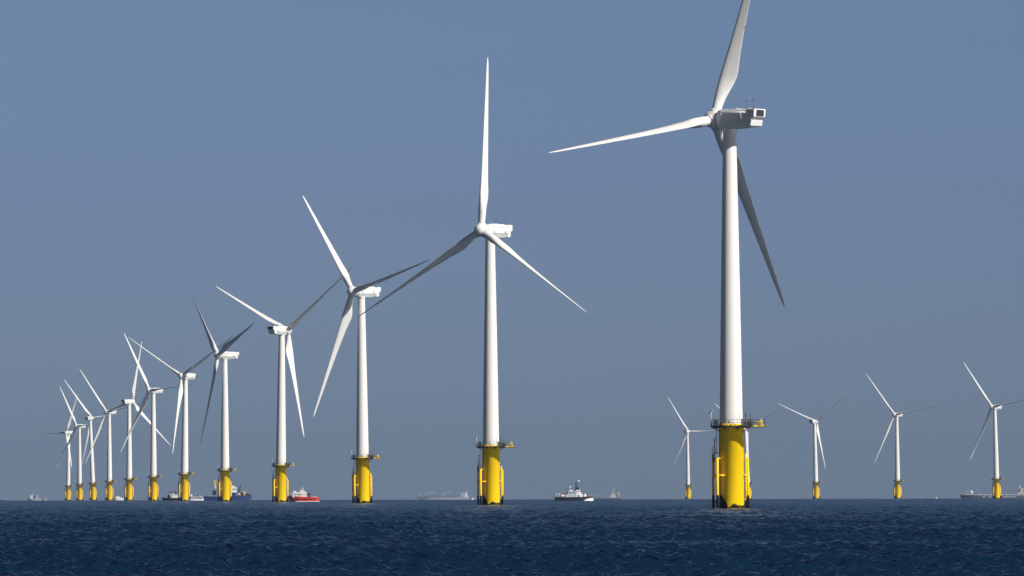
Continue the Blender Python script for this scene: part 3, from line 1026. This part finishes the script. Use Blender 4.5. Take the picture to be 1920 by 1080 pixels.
# blue hulled ship right of the patrol vessel
t = vessel('cargo_ship', 'hazy slate blue ship with cream superstructure, just right of the dark patrol vessel', 1140.0, 0.907, 'ship', 1)
mb = MB(); hull(mb, -29, 30.5, 13, 6.5, 8.0, M['slate_hull'], SG, 4, bottom=-3, sheer=3); mb.build('hull', t)
CR = M['ship_cream']
mb = MB(); mb.prism([(3, 7.5), (16.5, 7.5), (14.5, 15), (12, 18.5), (10, 19), (5.5, 18), (6.5, 14), (4, 10)], -5, 5, CR); hs = mb.build('deckhouse', t)
mb = MB(); mb.box((9.5, -5.05, 16.5), (6, 0.3, 1.1), G); windows(mb, (6, 9, 12), -5.05, 11.2, 1.4, 1.0, SG); mb.build('window', hs)
mb = MB(); mb.tube((11.2, 0, 18.5), (11.0, 0, 27), 0.8, CR, r1=0.4); mb.tube((8.5, 0, 21.5), (13, 0, 21.5), 0.35, CR); mb.build('mast', t)
mb = MB(); mb.tube((22.5, 0, 8), (22.3, 0, 17), 0.9, W, r1=0.7); mb.box((21.9, 0, 17.5), (4.5, 2.2, 1.5), W, 0.3); mb.tube((17, 0, 12.5), (24, 0, 12.5), 0.35, SG); mb.tube((27, 0, 8), (28.5, 0, 14.5), 0.35, SG); mb.build('deck_crane', t)
mb = MB(); mb.tube((-22, 0, 6.5), (-22, 0, 12.8), 0.4, SG); mb.box((-21, 0, 12.6), (13, 2, 0.9), SG); mb.tube((-13, 0, 6.5), (-15, 0, 12.8), 0.6, SG); mb.build('gantry', t)

# long ship at the right edge
t = vessel('cargo_ship', 'very long low cargo ship in haze at the right edge, white house amidst its stern', 1870.0, 0.977, 'ship', 1)
mb = MB(); hull(mb, 73, -72.5, 18, 9.2, 10.2, M['slate_hull'], PH, 5, bottom=-3, sheer=6); mb.build('hull', t)
mb = MB(); mb.box((2, 0, 10.6), (132, 14, 1.5), PH); mb.build('deck_rail', t)
mb = MB()
for x, w in ((-27, 6), (-14, 9), (-8, 4), (14, 7), (20, 3), (27, 9), (34, 3)):
    mb.box((x, -8.9 + 0.1, 6.1), (w, 0.5, 2.4), PH)
mb.build('hull_panel', t)
mb = MB(); mb.prism([(36, 10.5), (72, 10.5), (72, 20), (50, 20), (48, 23.5), (45, 23.5), (44, 17), (39, 13.5)], -7, 7, CR); hs = mb.build('deckhouse', t)
mb = MB(); mb.box((58, -7.1, 17.5), (20, 0.3, 1.4), G); mb.box((48, -7.1, 13.5), (6, 0.3, 1.6), SG); mb.build('window', hs)
mb = MB(); mb.tube((44, 0, 17), (42.8, 0, 28), 0.8, W); mb.tube((37, 0, 11), (45, 0, 19), 0.5, M['slate_hull']); mb.build('mast', t)
mb = MB(); mb.ball((-50, -1, 15.5), 3.4, W, sx=1.1, sz=0.9); mb.box((-49, -1, 11.8), (7, 6, 2.5), M['pale_hull'], 0.3); mb.build('fore_dome', t)
mb = MB(); mb.box((-57.5, 0, 16.6), (7.5, 6, 1.2), SG); mb.box((-57.5, 0, 12.8), (8, 6, 1.0), SG); mb.tube((-60, 0, 10), (-60, 0, 16.5), 0.4, SG); mb.tube((-67.5, 0, 10), (-67.5, 0, 15.5), 0.6, SG); mb.build('fore_deckhouse', t)

# grey ship at the left
t = vessel('ferry', 'grey hazy ferry with two blocks of superstructure at the far left of the horizon', 65.0, 1.058, 'ship', 2)
mb = MB(); hull(mb, 12.5, -12.8, 8, 5.4, 5.8, PH, SG, 2, bottom=-3); mb.build('hull', t)
mb = MB(); mb.prism([(-8.5, 5.2), (-3.2, 5.2), (-2.4, 12), (-8.4, 12), (-7.4, 9)], -3, 3, W); mb.prism([(1, 5.2), (7.2, 5.2), (7.2, 12.8), (1.4, 12.8), (2.2, 9)], -3, 3, PH); mb.box((-0.8, 0, 8), (4, 5, 5.5), M['slate_hull'])
hs = mb.build('superstructure', t)
mb = MB(); windows(mb, (-6.5, -4.5), -3.05, 10.5, 1.2, 0.8, G); windows(mb, (3.5, 5.5), -3.05, 10.5, 1.2, 0.8, G); mb.build('window', hs)
mb = MB(); mb.tube((-3.6, 0, 12), (-3.6, 0, 18), 0.35, PH); mb.tube((-8.3, 0, 12), (-8.3, 0, 14), 0.25, PH); mb.box((3.4, 0, 13.3), (2.5, 1, 0.7), M['slate_hull']); mb.build('mast', t)
mb = MB(); mb.tube((12, 0, 5), (9, 0, 9), 0.5, M['slate_hull']); mb.build('stern_crane', t)
t = vessel('barge', 'faint low grey barge just right of the hazy ferry at the far left', 83.5, 0.85, 'ship', 0)
mb = MB(); hull(mb, 5.5, -5.5, 6, 8.2, 8.5, PH, PH, 1, bottom=-3); mb.build('hull', t)
mb = MB(); mb.box((2.5, 0, 9.6), (3, 4, 2.4), PH, 0.2); mb.build('deckhouse', t)
t = vessel('barge', 'faint dark low barge on the horizon cut by the left edge of the photo', 5.0, 0.85, 'ship', 0)
mb = MB(); hull(mb, -14, 14, 9, 7.2, 7.8, M['slate_hull'], SG, 2, bottom=-3); mb.build('hull', t)
mb = MB(); mb.box((7, 0, 8.6), (6, 5, 2.0), SG, 0.2); mb.build('deckhouse', t)

# ------------------------------------------------------------------ haze
mb = MB()
hm = bpy.data.materials.new('haze_air')
hm.use_nodes = True
nt = hm.node_tree
nt.nodes.clear()
ho = nt.nodes.new('ShaderNodeOutputMaterial')
hv = nt.nodes.new('ShaderNodeVolumePrincipled')
hv.inputs['Color'].default_value = (0.245, 0.345, 0.55, 1)
hv.inputs['Density'].default_value = 3.2e-5
hv.inputs['Anisotropy'].default_value = 0.0
nt.links.new(hv.outputs[0], ho.inputs['Volume'])
mb.box((0, 3300, 54), (21000, 26600, 152), hm)
hz = mb.build('haze')
hz['kind'] = 'stuff'
